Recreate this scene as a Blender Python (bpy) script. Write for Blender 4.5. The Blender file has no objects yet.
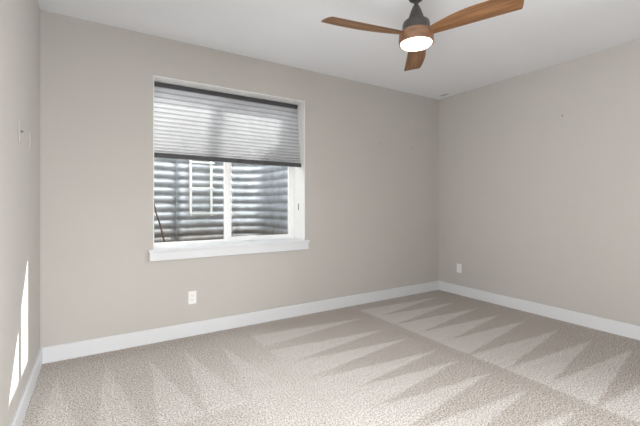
import bpy, bmesh, math, random
from mathutils import Vector, Matrix, noise
random.seed(7)
S = bpy.context.scene
COL = S.collection
PI = math.pi
R = math.radians

# ------------------------------------------------------------------ camera
cd = bpy.data.cameras.new('camera')
cam = bpy.data.objects.new('camera', cd)
COL.objects.link(cam)
cam.location = (0, 0, 1.24)
cam.rotation_euler = (R(90), 0, R(-31.88))
cd.sensor_width = 36
cd.lens = 359.3 / 640 * 36
cd.shift_y = -9.4 / 640
cd.clip_start = 0.02
S.camera = cam

# ------------------------------------------------------------------ sky
W = bpy.data.worlds.new('sky')
S.world = W
W.use_nodes = True
bg = W.node_tree.nodes['Background']
bg.inputs['Color'].default_value = (0.97, 0.98, 1.0, 1)
bg.inputs['Strength'].default_value = 4.0

# ------------------------------------------------------------------ sun and added soft fill lights
def light(name, kind, loc, energy, color=(1, 1, 1), aim=None, **kw):
    l = bpy.data.lights.new(name, kind)
    l.energy = energy
    l.color = color
    for k, v in kw.items():
        setattr(l, k, v)
    o = bpy.data.objects.new(name, l)
    o.location = loc
    if aim is not None:
        o.rotation_euler = Vector(aim).to_track_quat('-Z', 'Y').to_euler()
    COL.objects.link(o)
    return o

light('sun', 'SUN', (4, 6, 6), 21.0, (1, 0.96, 0.90), aim=(-1, -0.734, -0.80), angle=R(0.5))
light('right_fill', 'AREA', (4.17, 0.1, 1.2), 75, (0.97, 0.985, 1.0), aim=(-1, 0.2, -0.1), shape='RECTANGLE', size=1.4, size_y=1.8, spread=R(95))  # added fill by the right wall, brightens the left wall; no doorway here
light('left_fill', 'AREA', (-0.17, 0.45, 1.4), 58, (0.97, 0.985, 1.0), aim=(1, 0.0, -0.16), shape='RECTANGLE', size=1.5, size_y=2.0, spread=R(150))  # unseen fill by the left wall, added to light the right wall
light('ceiling_fill', 'AREA', (0.5, -0.2, 0.30), 16, (0.97, 0.985, 1.0), aim=(0.1, 0.1, 1), shape='RECTANGLE', size=1.4, size_y=0.7)  # low out-of-view panel aimed up, added to brighten the ceiling
light('rear_fill', 'AREA', (0.25, -0.62, 0.95), 27, (0.97, 0.985, 1.0), aim=(-0.10, 1, -0.36), shape='RECTANGLE', size=1.0, size_y=1.4, spread=R(95))  # added soft light behind the camera for the lower left; no real fixture

S.view_settings.view_transform = 'Standard'
S.view_settings.look = 'None'
S.view_settings.gamma = 1
S.view_settings.use_curve_mapping = False
S.view_settings.exposure = 0.0

# ------------------------------------------------------------------ materials
def new_mat(name):
    m = bpy.data.materials.new(name)
    m.use_nodes = True
    return m, m.node_tree.nodes, m.node_tree.links, m.node_tree.nodes['Principled BSDF']

def noise_node(n, l, scale, detail=3.0, coord='Object', vec_scale=None, rough=0.5):
    tc = n.new('ShaderNodeTexCoord')
    t = n.new('ShaderNodeTexNoise')
    t.inputs['Scale'].default_value = scale
    t.inputs['Detail'].default_value = detail
    t.inputs['Roughness'].default_value = rough
    if vec_scale:
        mp = n.new('ShaderNodeMapping')
        mp.inputs['Scale'].default_value = vec_scale
        l.new(tc.outputs[coord], mp.inputs['Vector'])
        l.new(mp.outputs['Vector'], t.inputs['Vector'])
    else:
        l.new(tc.outputs[coord], t.inputs['Vector'])
    return t

def ramp(n, stops):
    r = n.new('ShaderNodeValToRGB')
    e = r.color_ramp.elements
    e[0].position, e[0].color = stops[0][0], (*stops[0][1], 1)
    e[1].position, e[1].color = stops[-1][0], (*stops[-1][1], 1)
    for p, c in stops[1:-1]:
        k = e.new(p)
        k.color = (*c, 1)
    return r

def bump(n, l, height, strength, dist, b):
    bp = n.new('ShaderNodeBump')
    bp.inputs['Strength'].default_value = strength
    bp.inputs['Distance'].default_value = dist
    l.new(height, bp.inputs['Height'])
    l.new(bp.outputs['Normal'], b.inputs['Normal'])

def paint(name, col, rough=0.6, scale=120, bstr=0.12, var=0.03, metal=0.0):
    m, n, l, b = new_mat(name)
    t = noise_node(n, l, 2.5, 4)
    lo = tuple(c * (1 - var) for c in col)
    hi = tuple(min(1, c * (1 + var)) for c in col)
    r = ramp(n, [(0.3, lo), (0.7, hi)])
    l.new(t.outputs['Fac'], r.inputs['Fac'])
    l.new(r.outputs['Color'], b.inputs['Base Color'])
    b.inputs['Roughness'].default_value = rough
    b.inputs['Metallic'].default_value = metal
    if bstr:
        t2 = noise_node(n, l, scale, 2)
        bump(n, l, t2.outputs['Fac'], bstr, 0.002, b)
    return m

M_wall = paint('greige_wall_paint', (0.49, 0.466, 0.437), 0.75, 140, 0.15, 0.012)
M_ceil = paint('flat_white_ceiling_paint', (0.785, 0.80, 0.825), 0.9, 60, 0.2, 0.01)
M_trim = paint('white_trim_paint', (0.665, 0.675, 0.69), 0.4, 30, 0.02, 0.01)
M_jamb = paint('white_jamb_paint', (0.80, 0.795, 0.78), 0.45, 30, 0.02, 0.01)
M_vinyl = paint('white_vinyl', (0.86, 0.86, 0.86), 0.35, 30, 0.0, 0.01)
M_plate = paint('white_plastic', (0.82, 0.81, 0.79), 0.35, 30, 0.0, 0.01)
M_dark = paint('dark_slot', (0.03, 0.03, 0.03), 0.6, 30, 0.0, 0.01)
M_rail = paint('charcoal_aluminium', (0.055, 0.055, 0.057), 0.45, 60, 0.0, 0.03)
M_bronze = paint('dark_bronze', (0.065, 0.060, 0.055), 0.4, 60, 0.0, 0.08, 0.5)
M_ladder = paint('cream_powder_coat', (0.86, 0.85, 0.80), 0.5, 60, 0.1, 0.05)
M_stick = paint('brown_bark', (0.10, 0.055, 0.035), 0.9, 90, 0.6, 0.25)
M_clip = paint('grey_metal', (0.20, 0.19, 0.18), 0.4, 60, 0.0, 0.05, 0.6)

# carpet: two nap directions mixed by the vacuum-track attribute, speckled yarn
m, n, l, b = new_mat('cut_pile_carpet')
at = n.new('ShaderNodeAttribute')
at.attribute_name = 'nap'
t1 = noise_node(n, l, 180, 3, rough=0.8)
t2 = noise_node(n, l, 95, 3, rough=0.8)
mx = n.new('ShaderNodeMix')
mx.data_type = 'FLOAT'
mx.inputs[0].default_value = 0.5
l.new(t1.outputs['Fac'], mx.inputs[2])
l.new(t2.outputs['Fac'], mx.inputs[3])
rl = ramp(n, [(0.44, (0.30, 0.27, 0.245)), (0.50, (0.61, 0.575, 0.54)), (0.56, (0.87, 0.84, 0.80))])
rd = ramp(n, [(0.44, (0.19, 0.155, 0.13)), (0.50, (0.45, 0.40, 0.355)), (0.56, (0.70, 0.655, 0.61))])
l.new(mx.outputs[0], rl.inputs['Fac'])
l.new(mx.outputs[0], rd.inputs['Fac'])
mc = n.new('ShaderNodeMix')
mc.data_type = 'RGBA'
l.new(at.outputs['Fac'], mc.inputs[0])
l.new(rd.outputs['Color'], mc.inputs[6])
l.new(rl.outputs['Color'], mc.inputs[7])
l.new(mc.outputs[2], b.inputs['Base Color'])
b.inputs['Roughness'].default_value = 1.0
b.inputs['Specular IOR Level'].default_value = 0.05
bump(n, l, mx.outputs[0], 0.8, 0.008, b)
M_carpet = m

def wood(name, stops, sc=(3.0, 40, 40)):
    m, n, l, b = new_mat(name)
    t = noise_node(n, l, 1.0, 6, vec_scale=sc, rough=0.6)
    r = ramp(n, stops)
    l.new(t.outputs['Fac'], r.inputs['Fac'])
    l.new(r.outputs['Color'], b.inputs['Base Color'])
    b.inputs['Roughness'].default_value = 0.45
    bump(n, l, t.outputs['Fac'], 0.15, 0.002, b)
    return m

M_blade = wood('walnut_blade', [(0.3, (0.10, 0.045, 0.018)), (0.5, (0.20, 0.095, 0.04)), (0.7, (0.32, 0.165, 0.075))])
M_ring = wood('walnut_ring', [(0.3, (0.12, 0.062, 0.034)), (0.5, (0.19, 0.10, 0.056)), (0.7, (0.25, 0.14, 0.08))], (12, 12, 60))

# frosted lamp diffuser
m, n, l, b = new_mat('frosted_lit_diffuser')
b.inputs['Base Color'].default_value = (1, 0.95, 0.85, 1)
b.inputs['Emission Color'].default_value = (1, 0.86, 0.68, 1)
b.inputs['Emission Strength'].default_value = 5.0
M_lens = m

# window glass: clear with a weak mirror
m, n, l, b = new_mat('clear_glass')
n.remove(b)
tr = n.new('ShaderNodeBsdfTransparent')
tr.inputs['Color'].default_value = (0.95, 0.97, 0.97, 1)
gl = n.new('ShaderNodeBsdfGlossy')
gl.inputs['Roughness'].default_value = 0.02
lw = n.new('ShaderNodeLayerWeight')
lw.inputs['Blend'].default_value = 0.5
pw = n.new('ShaderNodeMath')
pw.operation = 'POWER'
l.new(lw.outputs['Facing'], pw.inputs[0])
pw.inputs[1].default_value = 4.0
fr = n.new('ShaderNodeMath')
fr.operation = 'MULTIPLY_ADD'
l.new(pw.outputs[0], fr.inputs[0])
fr.inputs[1].default_value = 0.45
fr.inputs[2].default_value = 0.015
mix = n.new('ShaderNodeMixShader')
l.new(fr.outputs[0], mix.inputs[0])
l.new(tr.outputs[0], mix.inputs[1])
l.new(gl.outputs[0], mix.inputs[2])
l.new(mix.outputs[0], n['Material Output'].inputs['Surface'])
M_glass = m

# shade cloth: light passes through; less where two layers are glued together
def cloth(name, lo, hi, trans, frac):
    m, n, l, b = new_mat(name)
    n.remove(b)
    t = noise_node(n, l, 400, 2)
    r = ramp(n, [(0.3, lo), (0.7, hi)])
    l.new(t.outputs['Fac'], r.inputs['Fac'])
    df = n.new('ShaderNodeBsdfDiffuse')
    tl = n.new('ShaderNodeBsdfTranslucent')
    l.new(r.outputs['Color'], df.inputs['Color'])
    tl.inputs['Color'].default_value = (*trans, 1)
    mix = n.new('ShaderNodeMixShader')
    mix.inputs[0].default_value = frac
    l.new(df.outputs[0], mix.inputs[1])
    l.new(tl.outputs[0], mix.inputs[2])
    l.new(mix.outputs[0], n['Material Output'].inputs['Surface'])
    return m
M_cloth = cloth('grey_shade_cloth', (0.50, 0.50, 0.51), (0.60, 0.60, 0.61), (0.88, 0.88, 0.89), 0.66)
M_seam = cloth('grey_shade_cloth_double', (0.40, 0.40, 0.41), (0.48, 0.48, 0.49), (0.62, 0.62, 0.64), 0.36)

# galvanized steel with mud splashed on the lowest ribs
m, n, l, b = new_mat('galvanized_steel')
t = noise_node(n, l, 9, 4)
r = ramp(n, [(0.3, (0.40, 0.415, 0.44)), (0.7, (0.56, 0.58, 0.61))])
l.new(t.outputs['Fac'], r.inputs['Fac'])
tc = n.new('ShaderNodeTexCoord')
sp = n.new('ShaderNodeSeparateXYZ')
l.new(tc.outputs['Object'], sp.inputs[0])
nz = noise_node(n, l, 6, 4)
ma = n.new('ShaderNodeMath')
ma.operation = 'MULTIPLY_ADD'
l.new(nz.outputs['Fac'], ma.inputs[0])
ma.inputs[1].default_value = 0.35
l.new(sp.outputs['Z'], ma.inputs[2])
mr = n.new('ShaderNodeMapRange')
mr.inputs['From Min'].default_value = 0.98
mr.inputs['From Max'].default_value = 1.18
mr.inputs['To Min'].default_value = 0.5
mr.inputs['To Max'].default_value = 0.0
l.new(ma.outputs[0], mr.inputs['Value'])
mc = n.new('ShaderNodeMix')
mc.data_type = 'RGBA'
l.new(mr.outputs[0], mc.inputs[0])
l.new(r.outputs['Color'], mc.inputs[6])
mc.inputs[7].default_value = (0.22, 0.16, 0.11, 1)
l.new(mc.outputs[2], b.inputs['Base Color'])
b.inputs['Metallic'].default_value = 0.6
b.inputs['Roughness'].default_value = 0.34
M_steel = m

m, n, l, b = new_mat('gravel_bed')
t = n.new('ShaderNodeTexVoronoi')
t.inputs['Scale'].default_value = 28
tc = n.new('ShaderNodeTexCoord')
l.new(tc.outputs['Object'], t.inputs['Vector'])
r = ramp(n, [(0.0, (0.40, 0.34, 0.28)), (1.0, (0.16, 0.13, 0.11))])
l.new(t.outputs['Distance'], r.inputs['Fac'])
l.new(r.outputs['Color'], b.inputs['Base Color'])
b.inputs['Roughness'].default_value = 0.95
M_gravel = m

# ------------------------------------------------------------------ mesh helpers
def box(bm, lo, hi, bev=0.0, seg=2):
    g = bmesh.ops.create_cube(bm, size=1)
    vs = g['verts']
    for v in vs:
        v.co = Vector([lo[i] + (v.co[i] + 0.5) * (hi[i] - lo[i]) for i in range(3)])
    if bev:
        es = list({e for v in vs for e in v.link_edges})
        bmesh.ops.bevel(bm, geom=es, offset=bev, segments=seg, profile=0.5, affect='EDGES')

def prism(bm, prof, place):
    """closed profile swept between two placements: place(p, end) -> Vector"""
    a = [bm.verts.new(place(p, 0)) for p in prof]
    c = [bm.verts.new(place(p, 1)) for p in prof]
    k = len(prof)
    for i in range(k):
        bm.faces.new((a[i], a[(i + 1) % k], c[(i + 1) % k], c[i]))
    bm.faces.new(a[::-1])
    bm.faces.new(c)

def lathe(bm, prof, seg=48):
    rings = []
    for rr, z in prof:
        if rr < 1e-6:
            rings.append([bm.verts.new((0, 0, z))])
        else:
            rings.append([bm.verts.new((rr * math.cos(2 * PI * i / seg), rr * math.sin(2 * PI * i / seg), z)) for i in range(seg)])
    for A, B in zip(rings, rings[1:]):
        for i in range(seg):
            j = (i + 1) % seg
            f = [A[0]] if len(A) == 1 else [A[i], A[j]]
            f += [B[0]] if len(B) == 1 else [B[j], B[i]]
            bm.faces.new(f)

def tube(bm, pts, rad, seg=12):
    rings = []
    k = len(pts)
    rads = rad if isinstance(rad, (list, tuple)) else [rad] * k
    for i, p in enumerate(pts):
        p = Vector(p)
        d = (Vector(pts[min(i + 1, k - 1)]) - Vector(pts[max(i - 1, 0)])).normalized()
        q = d.to_track_quat('Z', 'Y')
        rings.append([bm.verts.new(p + q @ Vector((rads[i] * math.cos(2 * PI * a / seg), rads[i] * math.sin(2 * PI * a / seg), 0))) for a in range(seg)])
    for A, B in zip(rings, rings[1:]):
        for a in range(seg):
            c = (a + 1) % seg
            bm.faces.new((A[a], A[c], B[c], B[a]))
    bm.faces.new(rings[0][::-1])
    bm.faces.new(rings[-1])

def obj(name, bm, mat, parent=None, smooth=False, auto=None, loc=None):
    bmesh.ops.recalc_face_normals(bm, faces=bm.faces)
    me = bpy.data.meshes.new(name)
    bm.to_mesh(me)
    bm.free()
    me.materials.append(mat)
    if smooth or auto:
        for p in me.polygons:
            p.use_smooth = True
    if auto:
        me.set_sharp_from_angle(angle=R(auto))
    o = bpy.data.objects.new(name, me)
    COL.objects.link(o)
    if parent:
        o.parent = parent
    if loc:
        o.location = loc
    return o

def thing(name, label, cat, loc=(0, 0, 0), rot=(0, 0, 0), group=None):
    o = bpy.data.objects.new(name, None)
    o.empty_display_size = 0.1
    COL.objects.link(o)
    o.location = loc
    o.rotation_euler = rot
    o['label'] = label
    o['category'] = cat
    if group:
        o['group'] = group
    return o

def structure(o):
    o['kind'] = 'structure'
    return o

NB = bmesh.new

# ------------------------------------------------------------------ room shell
XL, XR, YB, YF, H = -0.37, 4.197, 3.505, -0.75, 2.74
YO = 3.81                       # outer face of the window wall
OX0, OX1, OZ0, OZ1 = 0.43, 1.98, 0.810, 2.385

bm = NB(); box(bm, (XL - 0.12, YF - 0.12, 0), (XL, YB, H)); structure(obj('wall_left', bm, M_wall))
bm = NB(); box(bm, (XR, YF - 0.12, 0), (XR + 0.12, YB, H)); structure(obj('wall_right', bm, M_wall))
bm = NB(); box(bm, (XL, YF - 0.12, 0), (XR, YF, H)); structure(obj('wall_front', bm, M_wall))
bm = NB()
X0, X1 = XL - 0.12, XR + 0.12
xs, zs = [X0, OX0, OX1, X1], [0, OZ0, OZ1, H]
for y, flip in ((YB, 0), (YO, 1)):
    vv = [[bm.verts.new((x, y, z)) for z in zs] for x in xs]
    for i in range(3):
        for j in range(3):
            if (i, j) != (1, 1):
                bm.faces.new((vv[i][j], vv[i + 1][j], vv[i + 1][j + 1], vv[i][j + 1]))
    if flip:
        for i in range(3):
            for z, q in ((0, 0), (3, 3)):
                bm.faces.new((old[i][z], old[i + 1][z], vv[i + 1][z], vv[i][z]))
            for x in (0, 3):
                bm.faces.new((old[x][i], old[x][i + 1], vv[x][i + 1], vv[x][i]))
        for p, q in (((1, 1), (2, 1)), ((2, 1), (2, 2)), ((2, 2), (1, 2)), ((1, 2), (1, 1))):
            bm.faces.new((old[p[0]][p[1]], old[q[0]][q[1]], vv[q[0]][q[1]], vv[p[0]][p[1]]))
    old = vv
structure(obj('wall_back', bm, M_wall))
bm = NB(); box(bm, (X0, YF - 0.12, H), (X1, YO, H + 0.12)); structure(obj('ceiling', bm, M_ceil))

# carpet with vacuum tracks combed into the pile
def tri(px, py, a, b_, c, soft):
    """how far inside triangle a-b_-c, softened over soft metres"""
    d = 9
    P = (a, b_, c)
    ar = (b_[0] - a[0]) * (c[1] - a[1]) - (b_[1] - a[1]) * (c[0] - a[0])
    s = 1 if ar > 0 else -1
    for i in range(3):
        p, q = P[i], P[(i + 1) % 3]
        ex, ey = q[0] - p[0], q[1] - p[1]
        ln = math.hypot(ex, ey)
        w = s * (ex * (py - p[1]) - ey * (px - p[0])) / ln
        if i == 1:
            w += 0.02
        d = min(d, w)
    return min(1, max(0, d / soft + 0.5))

tris = []
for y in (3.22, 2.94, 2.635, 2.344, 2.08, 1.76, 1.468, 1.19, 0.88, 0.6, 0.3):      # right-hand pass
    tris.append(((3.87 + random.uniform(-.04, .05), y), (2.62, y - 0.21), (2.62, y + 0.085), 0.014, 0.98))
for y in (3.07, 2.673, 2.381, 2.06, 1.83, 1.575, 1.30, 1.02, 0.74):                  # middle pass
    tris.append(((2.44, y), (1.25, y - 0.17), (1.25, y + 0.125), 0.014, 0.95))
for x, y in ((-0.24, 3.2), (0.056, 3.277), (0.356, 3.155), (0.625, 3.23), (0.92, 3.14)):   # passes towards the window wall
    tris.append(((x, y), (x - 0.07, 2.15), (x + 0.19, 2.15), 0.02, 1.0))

def sm(a, b_, x):
    t = min(1, max(0, (x - a) / (b_ - a)))
    return t * t * (3 - 2 * t)

def nap(x, y):
    j = noise.noise(Vector((x * 9, y * 9, 0))) * 0.012 + noise.noise(Vector((x * 40, y * 40, 3))) * 0.006
    x2, y2 = x + j, y + j
    v = 0.10
    for a, b_, c, s, g in tris:
        if min(a[0], b_[0], c[0]) - 0.05 < x2 < max(a[0], b_[0], c[0]) + 0.05 and min(a[1], b_[1], c[1]) - 0.05 < y2 < max(a[1], b_[1], c[1]) + 0.05:
            k = tri(x2, y2, a, b_, c, s)
            # fine brush streaks along the pass
            st = 0.96 + 0.22 * noise.noise(Vector((x * 3, y * 30, 7)))
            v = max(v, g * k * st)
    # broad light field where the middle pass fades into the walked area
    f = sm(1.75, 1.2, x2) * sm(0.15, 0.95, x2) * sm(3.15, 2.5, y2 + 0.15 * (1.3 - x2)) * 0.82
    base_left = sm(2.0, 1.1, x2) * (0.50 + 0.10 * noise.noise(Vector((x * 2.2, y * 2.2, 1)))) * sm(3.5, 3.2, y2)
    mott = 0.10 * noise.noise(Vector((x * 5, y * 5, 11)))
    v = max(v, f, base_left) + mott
    # trodden line between the two passes
    v -= 0.10 * math.exp(-((x2 - 2.50) / 0.03) ** 2)
    return min(1, max(0, v))

NX, NY = 340, 310
me = bpy.data.meshes.new('floor')
vs, fs, cols = [], [], []
for j in range(NY + 1):
    y = YF + (YB - YF) * j / NY
    for i in range(NX + 1):
        x = XL + (XR - XL) * i / NX
        h = 0.0025 * noise.noise(Vector((x * 60, y * 60, 5)))
        vs.append((x, y, h))
        cols.append(nap(x, y))
for j in range(NY):
    for i in range(NX):
        a = j * (NX + 1) + i
        fs.append((a, a + 1, a + NX + 2, a + NX + 1))
me.from_pydata(vs, [], fs)
ca = me.attributes.new('nap', 'FLOAT', 'POINT')
ca.data.foreach_set('value', cols)
for p in me.polygons:
    p.use_smooth = True
me.materials.append(M_carpet)
fl = bpy.data.objects.new('floor', me)
COL.objects.link(fl)
structure(fl)

# baseboards
BH, BT = 0.124, 0.015
prof = [(0, 0), (BT, 0), (BT, BH - 0.008), (BT - 0.005, BH), (0, BH)]
def baseboard(name, p0, p1, nrm):
    bm = NB()
    prism(bm, prof, lambda p, e: Vector(((p1 if e else p0)[0] + nrm[0] * p[0], (p1 if e else p0)[1] + nrm[1] * p[0], p[1])))
    structure(obj(name, bm, M_trim))
baseboard('baseboard_back', (XL, YB), (XR, YB), (0, -1))
baseboard('baseboard_left', (XL, YF), (XL, YB - BT), (1, 0))
baseboard('baseboard_right', (XR, YF), (XR, YB - BT), (-1, 0))
baseboard('baseboard_front', (XL + BT, YF), (XR - BT, YF), (0, 1))

# ------------------------------------------------------------------ window
win = bpy.data.objects.new('window_1', None)
COL.objects.link(win)
win.location = (1.205, 3.75, OZ0)
structure(win)
def wpart(name, bm, mat, parent=win, **k):
    o = obj(name, bm, mat, parent, **k)
    o.matrix_parent_inverse = Matrix.Translation(-Vector(win.location)) if parent is win else Matrix()
    return o

# white jamb liner on both sides and head
JT = 0.006
SZ = 0.835                                        # top of the stool
FY = 3.75                                         # room face of the vinyl frame
bm = NB(); box(bm, (OX0, YB - 0.001, SZ), (OX0 + JT, FY, OZ1)); wpart('jamb', bm, M_jamb)
bm = NB(); box(bm, (OX1 - JT, YB - 0.001, SZ), (OX1, FY, OZ1)); jamb = wpart('jamb', bm, M_jamb)
bm = NB(); box(bm, (OX0 + JT, YB - 0.001, OZ1 - JT), (OX1 - JT, FY, OZ1)); wpart('head_jamb', bm, M_jamb)
# stool and apron
bm = NB()
box(bm, (0.388, YB - 0.042, SZ - 0.026), (2.022, YB, SZ), 0.004)
box(bm, (OX0 + 0.0005, YB - 0.002, OZ0 + 0.0005), (OX1 - 0.0005, FY, SZ))
wpart('sill', bm, M_trim)
bm = NB(); box(bm, (0.396, YB - 0.034, 0.730), (2.012, YB, SZ - 0.026), 0.004); wpart('apron', bm, M_trim)
# vinyl frame
FB, FT, FW = SZ - 0.01, OZ1 - 0.001, 0.028
bm = NB()
def ringbox(bm, x0, x1, z0, z1, y0, y1, w, wb=None, bev=0.003):
    wb = wb or w
    box(bm, (x0, y0, z0), (x1, y1, z0 + wb), bev)
    box(bm, (x0, y0, z1 - w), (x1, y1, z1), bev)
    box(bm, (x0, y0, z0 + wb - 0.002), (x0 + w, y1, z1 - w + 0.002), bev)
    box(bm, (x1 - w, y0, z0 + wb - 0.002), (x1, y1, z1 - w + 0.002), bev)
ringbox(bm, OX0 + 0.001, OX1 - 0.001, FB, FT, FY, YO + 0.003, FW, 0.035)
wpart('window_frame', bm, M_vinyl)
bm = NB(); box(bm, (1.150, FY + 0.012, FB + 0.036), (1.186, YO - 0.012, FT - FW), 0.003); wpart('mullion', bm, M_vinyl)
bm = NB(); box(bm, (OX0 + FW, FY + 0.032, FB + 0.036), (1.150, FY + 0.038, FT - FW)); wpart('pane', bm, M_glass)
bm = NB()
ringbox(bm, 1.176, OX1 - FW, FB + 0.024, FT - FW + 0.003, FY + 0.004, FY + 0.042, 0.044, 0.034)
sash = wpart('sliding_sash', bm, M_vinyl)
bm = NB(); box(bm, (1.218, FY + 0.020, FB + 0.055), (OX1 - FW - 0.042, FY + 0.026, FT - FW - 0.04))
p = obj('pane', bm, M_glass, sash)
# small pull latch on the bottom rail of the frame
bm = NB()
box(bm, (1.385, FY - 0.008, SZ + 0.002), (1.485, FY + 0.001, SZ + 0.014), 0.003)
box(bm, (1.415, FY - 0.020, SZ + 0.009), (1.470, FY - 0.004, SZ + 0.017), 0.003)
wpart('latch', bm, M_plate)
# slim grey catch let into the right jamb
bm = NB()
box(bm, (OX1 - JT - 0.004, 3.632, 1.165), (OX1 - JT + 0.001, 3.650, 1.240), 0.002)
wpart('catch_plate', bm, M_clip)['label'] = 'grey metal catch'

# ------------------------------------------------------------------ cellular shade
SX0, SX1 = OX0 + JT + 0.002, OX1 - JT - 0.004
sh = thing('cellular_shade', 'grey pleated cellular shade half lowered over the window', 'window shade', (1.205, 3.66, OZ1 - JT))
def spart(name, bm, mat, **k):
    o = obj(name, bm, mat, sh, **k)
    o.matrix_parent_inverse = Matrix.Translation(-Vector(sh.location))
    return o
ST = OZ1 - JT
bm = NB()
box(bm, (SX0, 3.655, ST - 0.041), (SX1, 3.715, ST - 0.001), 0.005)
spart('headrail', bm, M_rail)
bm = NB()
zt, zb = ST - 0.041, 1.700
N = 16
w = [1.25 - 0.6 * i / (N - 1) for i in range(N)]
tot = sum(w)
zs = [zt]
for k in w:
    zs.append(zs[-1] - k / tot * (zt - zb))
def shade_y(z):
    return 3.668 - 0.066 * (zt - z) / (zt - zb)
front, back = [], []
for i in range(N):
    a, c = zs[i], zs[i + 1]
    for q, d in ((0, 0), (0.17, 0.006), (0.5, 0.018), (0.83, 0.006)):
        z = a + (c - a) * q
        front.append((shade_y(z) - d, z))
        back.append((shade_y(z) + 0.016 + d, z))
front.append((shade_y(zb), zb)); back.append((shade_y(zb) + 0.016, zb))
webs = []
for line in (front, back):
    va = [bm.verts.new((SX0 + 0.003, y, z)) for y, z in line]
    vb = [bm.verts.new((SX1 - 0.003, y, z - 0.004)) for y, z in line]
    for i in range(len(line) - 1):
        f = bm.faces.new((va[i], vb[i], vb[i + 1], va[i + 1]))
        f.material_index = 1 if i % 4 in (0, 3) else 0
    webs.append((va, vb))
for i in range(0, len(front), 4):                 # glued strip between one cell and the next
    f = bm.faces.new((webs[0][0][i], webs[0][1][i], webs[1][1][i], webs[1][0][i]))
    f.material_index = 1
o = spart('shade_cloth', bm, M_cloth)
o.data.materials.append(M_seam)
bm = NB()
prism(bm, [(3.572, -0.003), (3.575, 0.032), (3.588, 0.036), (3.628, 0.036), (3.634, 0.0), (3.622, -0.007), (3.582, -0.007)],
      lambda p, e: Vector((SX1 + 0.002 if e else SX0, p[0], p[1] + (1.662 if e else 1.672))))
spart('bottom_rail', bm, M_rail)

# ------------------------------------------------------------------ window well outside
WX0, WX1, WY, WR = 0.36, 2.05, 5.00, 0.42
WZ0, WZ1, PITCH, AMP = 0.60, 2.16, 0.107, 0.017
well = thing('window_well', 'corrugated galvanized steel window well outside the glass', 'window well', (1.205, 3.86, WZ0))
def path_well():
    pts = []
    def add(x, y, nx, ny):
        pts.append((x, y, nx, ny))
    for i in range(5):
        add(WX0, YO + 0.012 + (WY - WR - YO - 0.012) * i / 4, -1, 0)
    for i in range(1, 17):
        a = PI - (PI / 2) * i / 16
        add(WX0 + WR + WR * math.cos(a), WY - WR + WR * math.sin(a), math.cos(a), math.sin(a))
    for i in range(1, 8):
        add(WX0 + WR + (WX1 - WX0 - 2 * WR) * i / 8, WY, 0, 1)
    for i in range(17):
        a = PI / 2 - (PI / 2) * i / 16
        add(WX1 - WR + WR * math.cos(a), WY - WR + WR * math.sin(a), math.cos(a), math.sin(a))
    for i in range(1, 5):
        add(WX1, WY - WR + (YO + 0.012 - WY + WR) * i / 4, 1, 0)
    return pts
PW = path_well()
def sheet(name, pts, off):
    bm = NB()
    nz = 220
    rows = []
    for k in range(nz + 1):
        z = WZ0 + (WZ1 - WZ0) * k / nz
        ph = 2 * PI * (z - WZ0) / PITCH
        d = AMP * (1 - 2 * abs(math.sin(ph / 2)) ** 0.8) + off
        rows.append([bm.verts.new((x + nx * d, y + ny * d, z)) for x, y, nx, ny in pts])
    for A, B in zip(rows, rows[1:]):
        for i in range(len(pts) - 1):
            bm.faces.new((A[i], A[i + 1], B[i + 1], B[i]))
    o = obj(name, bm, M_steel, well, smooth=True)
    o.matrix_parent_inverse = Matrix.Translation(-Vector(well.location))
    sol = o.modifiers.new('thickness', 'SOLIDIFY')
    sol.thickness = 0.003
    return o
sheet('side_panel', PW[:22], -0.005)
sheet('back_panel', PW[21:29], 0.0)
sheet('side_panel', PW[28:], -0.005)
bm = NB()
vs_ = [bm.verts.new((x - nx * 0.03, y - ny * 0.03, 0.70)) for x, y, nx, ny in PW]
bm.faces.new(vs_)
bmesh.ops.triangulate(bm, faces=bm.faces)
bmesh.ops.subdivide_edges(bm, edges=bm.edges, cuts=6, use_grid_fill=True)
for v in bm.verts:
    v.co.z += 0.02 * noise.noise(v.co * 20)
g = obj('gravel', bm, M_gravel)
g['kind'] = 'stuff'
g['label'] = 'brown gravel at the bottom of the window well'
g['category'] = 'gravel'

# escape ladder
lad = thing('escape_ladder', 'cream metal escape ladder hung inside the window well', 'ladder', (1.19, 4.94, 1.08))
LY = 4.93
def lpart(name, bm):
    o = obj(name, bm, M_ladder, lad)
    o.matrix_parent_inverse = Matrix.Translation(-Vector(lad.location))
for x in (1.055, 1.325):
    bm = NB(); box(bm, (x - 0.015, LY - 0.014, 1.075), (x + 0.015, LY + 0.014, 2.00), 0.003); lpart('ladder_rail', bm)
for z in (1.108, 1.448, 1.788):
    bm = NB(); box(bm, (1.035, LY - 0.030, z - 0.011), (1.362, LY - 0.008, z + 0.011), 0.003); lpart('rung', bm)

# dead stick leaning in the well
bm = NB()
P = [(0.570, 4.62, 1.27), (0.592, 4.585, 1.13), (0.632, 4.52, 0.98), (0.655, 4.47, 0.84), (0.69, 4.40, 0.705)]
tube(bm, P, [0.006, 0.008, 0.009, 0.010, 0.012], 8)
s = obj('stick', bm, M_stick, smooth=True)
s['label'] = 'thin brown stick leaning in the window well'
s['category'] = 'stick'

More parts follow.
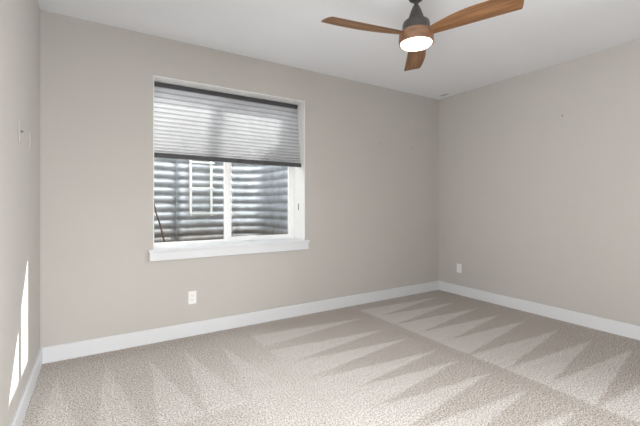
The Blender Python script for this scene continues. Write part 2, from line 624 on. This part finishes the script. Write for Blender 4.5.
# ------------------------------------------------------------------ ceiling fan
fan = thing('ceiling_fan', 'three-blade walnut ceiling fan with a lit round lamp', 'ceiling fan', (1.91, 1.79, H))
Z = lambda z: z - H
bm = NB(); lathe(bm, [(0, Z(2.74)), (0.066, Z(2.74)), (0.066, Z(2.715)), (0.060, Z(2.695)), (0.047, Z(2.675)), (0.033, Z(2.664)), (0, Z(2.662))]); obj('canopy', bm, M_bronze, fan, auto=35)
bm = NB(); lathe(bm, [(0, Z(2.67)), (0.014, Z(2.67)), (0.014, Z(2.60)), (0, Z(2.60))], 24); obj('downrod', bm, M_bronze, fan, auto=35)
bm = NB(); lathe(bm, [(0, Z(2.632)), (0.020, Z(2.632)), (0.024, Z(2.622)), (0.034, Z(2.602)), (0.046, Z(2.568)), (0.054, Z(2.545)), (0.058, Z(2.532)), (0.060, Z(2.527)), (0.078, Z(2.523)), (0.088, Z(2.515)), (0.094, Z(2.500)), (0.095, Z(2.448)), (0, Z(2.448))]); obj('motor_housing', bm, M_bronze, fan, auto=35)
bm = NB(); lathe(bm, [(0, Z(2.450)), (0.100, Z(2.450)), (0.113, Z(2.444)), (0.118, Z(2.430)), (0.120, Z(2.385)), (0.119, Z(2.366)), (0.114, Z(2.362)), (0.109, Z(2.366)), (0.108, Z(2.376)), (0, Z(2.376))]); obj('lamp_ring', bm, M_ring, fan, auto=35)
bm = NB(); lathe(bm, [(0.1075, Z(2.372)), (0.1065, Z(2.362)), (0.100, Z(2.354)), (0.085, Z(2.348)), (0.06, Z(2.344)), (0.03, Z(2.342)), (0, Z(2.341))]); obj('lamp_diffuser', bm, M_lens, fan, smooth=True)

def blade_mesh():
    bm = NB()
    K = 26
    top, bot = [], []
    th = 0.006
    pitch = R(-12)
    for i in range(K + 1):
        q = i / K
        r = 0.085 + (0.690 - 0.085) * q
        # straight trailing edge, bowed leading edge, tip cut on a slant
        lead = 0.032 + 0.064 * math.sin(PI * min(1, q / 1.25) ** 0.85) + 0.012 * q
        trail = -0.036 - 0.028 * q ** 0.8
        lead, trail = -trail, -lead
        tl, bl = [], []
        for j in range(9):
            c = trail + (lead - trail) * j / 8
            rr = r - (0.035 * q ** 6) * ((c - trail) / (lead - trail))
            if q > 0.94:
                rr -= 0.006 * ((q - 0.94) / 0.06) * (abs(j - 4) / 4) ** 4
            zc = 0.004 * (1 - ((j - 4) / 4) ** 2)
            e = th * (0.35 if j in (0, 8) else 1)
            for lst, zz in ((tl, zc + e / 2), (bl, zc - e / 2)):
                v = Vector((rr, c, zz))
                v.rotate(Matrix.Rotation(pitch, 3, 'X'))
                lst.append(bm.verts.new(v))
        top.append(tl); bot.append(bl)
    for i in range(K):
        for j in range(8):
            bm.faces.new((top[i][j], top[i + 1][j], top[i + 1][j + 1], top[i][j + 1]))
            bm.faces.new((bot[i][j], bot[i][j + 1], bot[i + 1][j + 1], bot[i + 1][j]))
        for j in (0, 8):
            bm.faces.new((top[i][j], bot[i][j], bot[i + 1][j], top[i + 1][j]))
    for i in (0, K):
        for j in range(8):
            bm.faces.new((top[i][j], top[i][j + 1], bot[i][j + 1], bot[i][j]))
    return bm
b0 = obj('blade', blade_mesh(), M_blade, fan, auto=40)
b0.location = (0, 0, Z(2.425))
b0.rotation_euler = (0, 0, R(46.8))
for a in (167.5, 288.5):
    c = b0.copy()
    COL.objects.link(c)
    c.parent = fan
    c.rotation_euler = (0, 0, R(a))

# ------------------------------------------------------------------ wall plates
def plate_part(name, bm, mat, parent):
    return obj(name, bm, mat, parent)

def outlet(label, loc, rz):
    t = thing('wall_outlet', label, 'outlet', loc, (0, 0, rz), 'duplex outlets')
    bm = NB(); box(bm, (-0.037, -0.006, -0.060), (0.037, 0, 0.060), 0.003); obj('cover_plate', bm, M_plate, t)
    for z in (0.020, -0.020):
        bm = NB()
        lathe(bm, [(0, 0.0085), (0.0155, 0.0085), (0.0165, 0.0075), (0.0165, 0.004), (0, 0.004)], 24)
        for v in bm.verts:
            x, y, zz = v.co
            v.co = (x, -zz, max(-0.0125, min(0.0125, y)) + z)
        s = obj('socket', bm, M_plate, t)
        bm = NB()
        for x, hh in ((-0.0062, 0.0045), (0.0062, 0.0036)):
            box(bm, (x - 0.0013, -0.0090, z + 0.003 - hh), (x + 0.0013, -0.0084, z + 0.003 + hh))
        box(bm, (-0.0022, -0.0090, z - 0.0095), (0.0022, -0.0084, z - 0.0055))
        obj('slots', bm, M_dark, s)['label'] = 'dark plug slots'
    bm = NB(); lathe(bm, [(0, 0.010), (0.0025, 0.0072), (0.003, 0.006), (0, 0.006)], 12)
    for v in bm.verts:
        x, y, zz = v.co
        v.co = (x, -zz, y)
    obj('screw', bm, M_plate, t)
    return t
outlet('white duplex outlet on the wall below the window', (0.765, YB, 0.357), 0)
outlet('white duplex outlet on the right-hand wall near the room corner', (XR, 3.155, 0.360), R(-90))

t = thing('coaxial_plate', 'wall plate with a dark coaxial jack on left wall', 'wall plate', (XL, 2.63, 1.643), (0, 0, R(90)))
bm = NB(); box(bm, (-0.037, -0.006, -0.062), (0.037, 0, 0.062), 0.003); obj('cover_plate', bm, M_wall, t)
bm = NB(); lathe(bm, [(0, 0.016), (0.004, 0.016), (0.0055, 0.0145), (0.0055, 0.010), (0.0075, 0.0095), (0.0075, 0.005), (0, 0.005)], 12)
for v in bm.verts:
    x, y, zz = v.co
    v.co = (x, -zz, y + 0.006)
obj('jack', bm, M_clip, t)['label'] = 'dark threaded jack'
t = thing('blank_plate', 'pale wall plate on left wall beside room corner', 'wall plate', (XL, 2.965, 1.637), (0, 0, R(90)))
bm = NB(); box(bm, (-0.037, -0.006, -0.062), (0.037, 0, 0.062), 0.003); obj('cover_plate', bm, M_wall, t)
bm = NB(); box(bm, (-0.017, -0.0085, -0.034), (0.017, -0.005, 0.034), 0.001); obj('insert', bm, M_wall, t)

# little screws and anchors left in the walls
def anchor(label, loc, rz, rad=0.008):
    bm = NB()
    lathe(bm, [(0, 0.006), (rad * 0.6, 0.0055), (rad, 0.003), (rad, -0.001), (0, -0.001)], 14)
    for v in bm.verts:
        x, y, zz = v.co
        v.co = (x, -zz, y)
    o = obj('wall_screw', bm, M_clip, smooth=True)
    o.location = loc
    o.rotation_euler = (0, 0, rz)
    o['label'] = label
    o['category'] = 'screw'
    o['group'] = 'screws left in the walls'
anchor('small grey screw in back wall, farther from the room corner', (3.085, YB, 2.005), 0, 0.007)
anchor('small grey screw in back wall, nearer the room corner', (3.658, YB, 1.994), 0, 0.008)
anchor('small grey screw high on the right-hand wall', (XR, 1.879, 2.171), R(-90), 0.008)

# ceiling register near the corner
t = thing('ceiling_vent', 'small white slotted vent on ceiling near the corner', 'vent', (4.06, 3.29, H), (0, 0, 0))
bm = NB(); box(bm, (-0.040, -0.085, -0.006), (0.040, 0.085, 0), 0.002); obj('vent_frame', bm, M_ceil, t)
bm = NB()
for x in (-0.018, 0.0, 0.018):
    box(bm, (x - 0.004, -0.065, -0.0066), (x + 0.004, 0.065, -0.0058))
obj('slots', bm, M_clip, t)['label'] = 'dark slots'
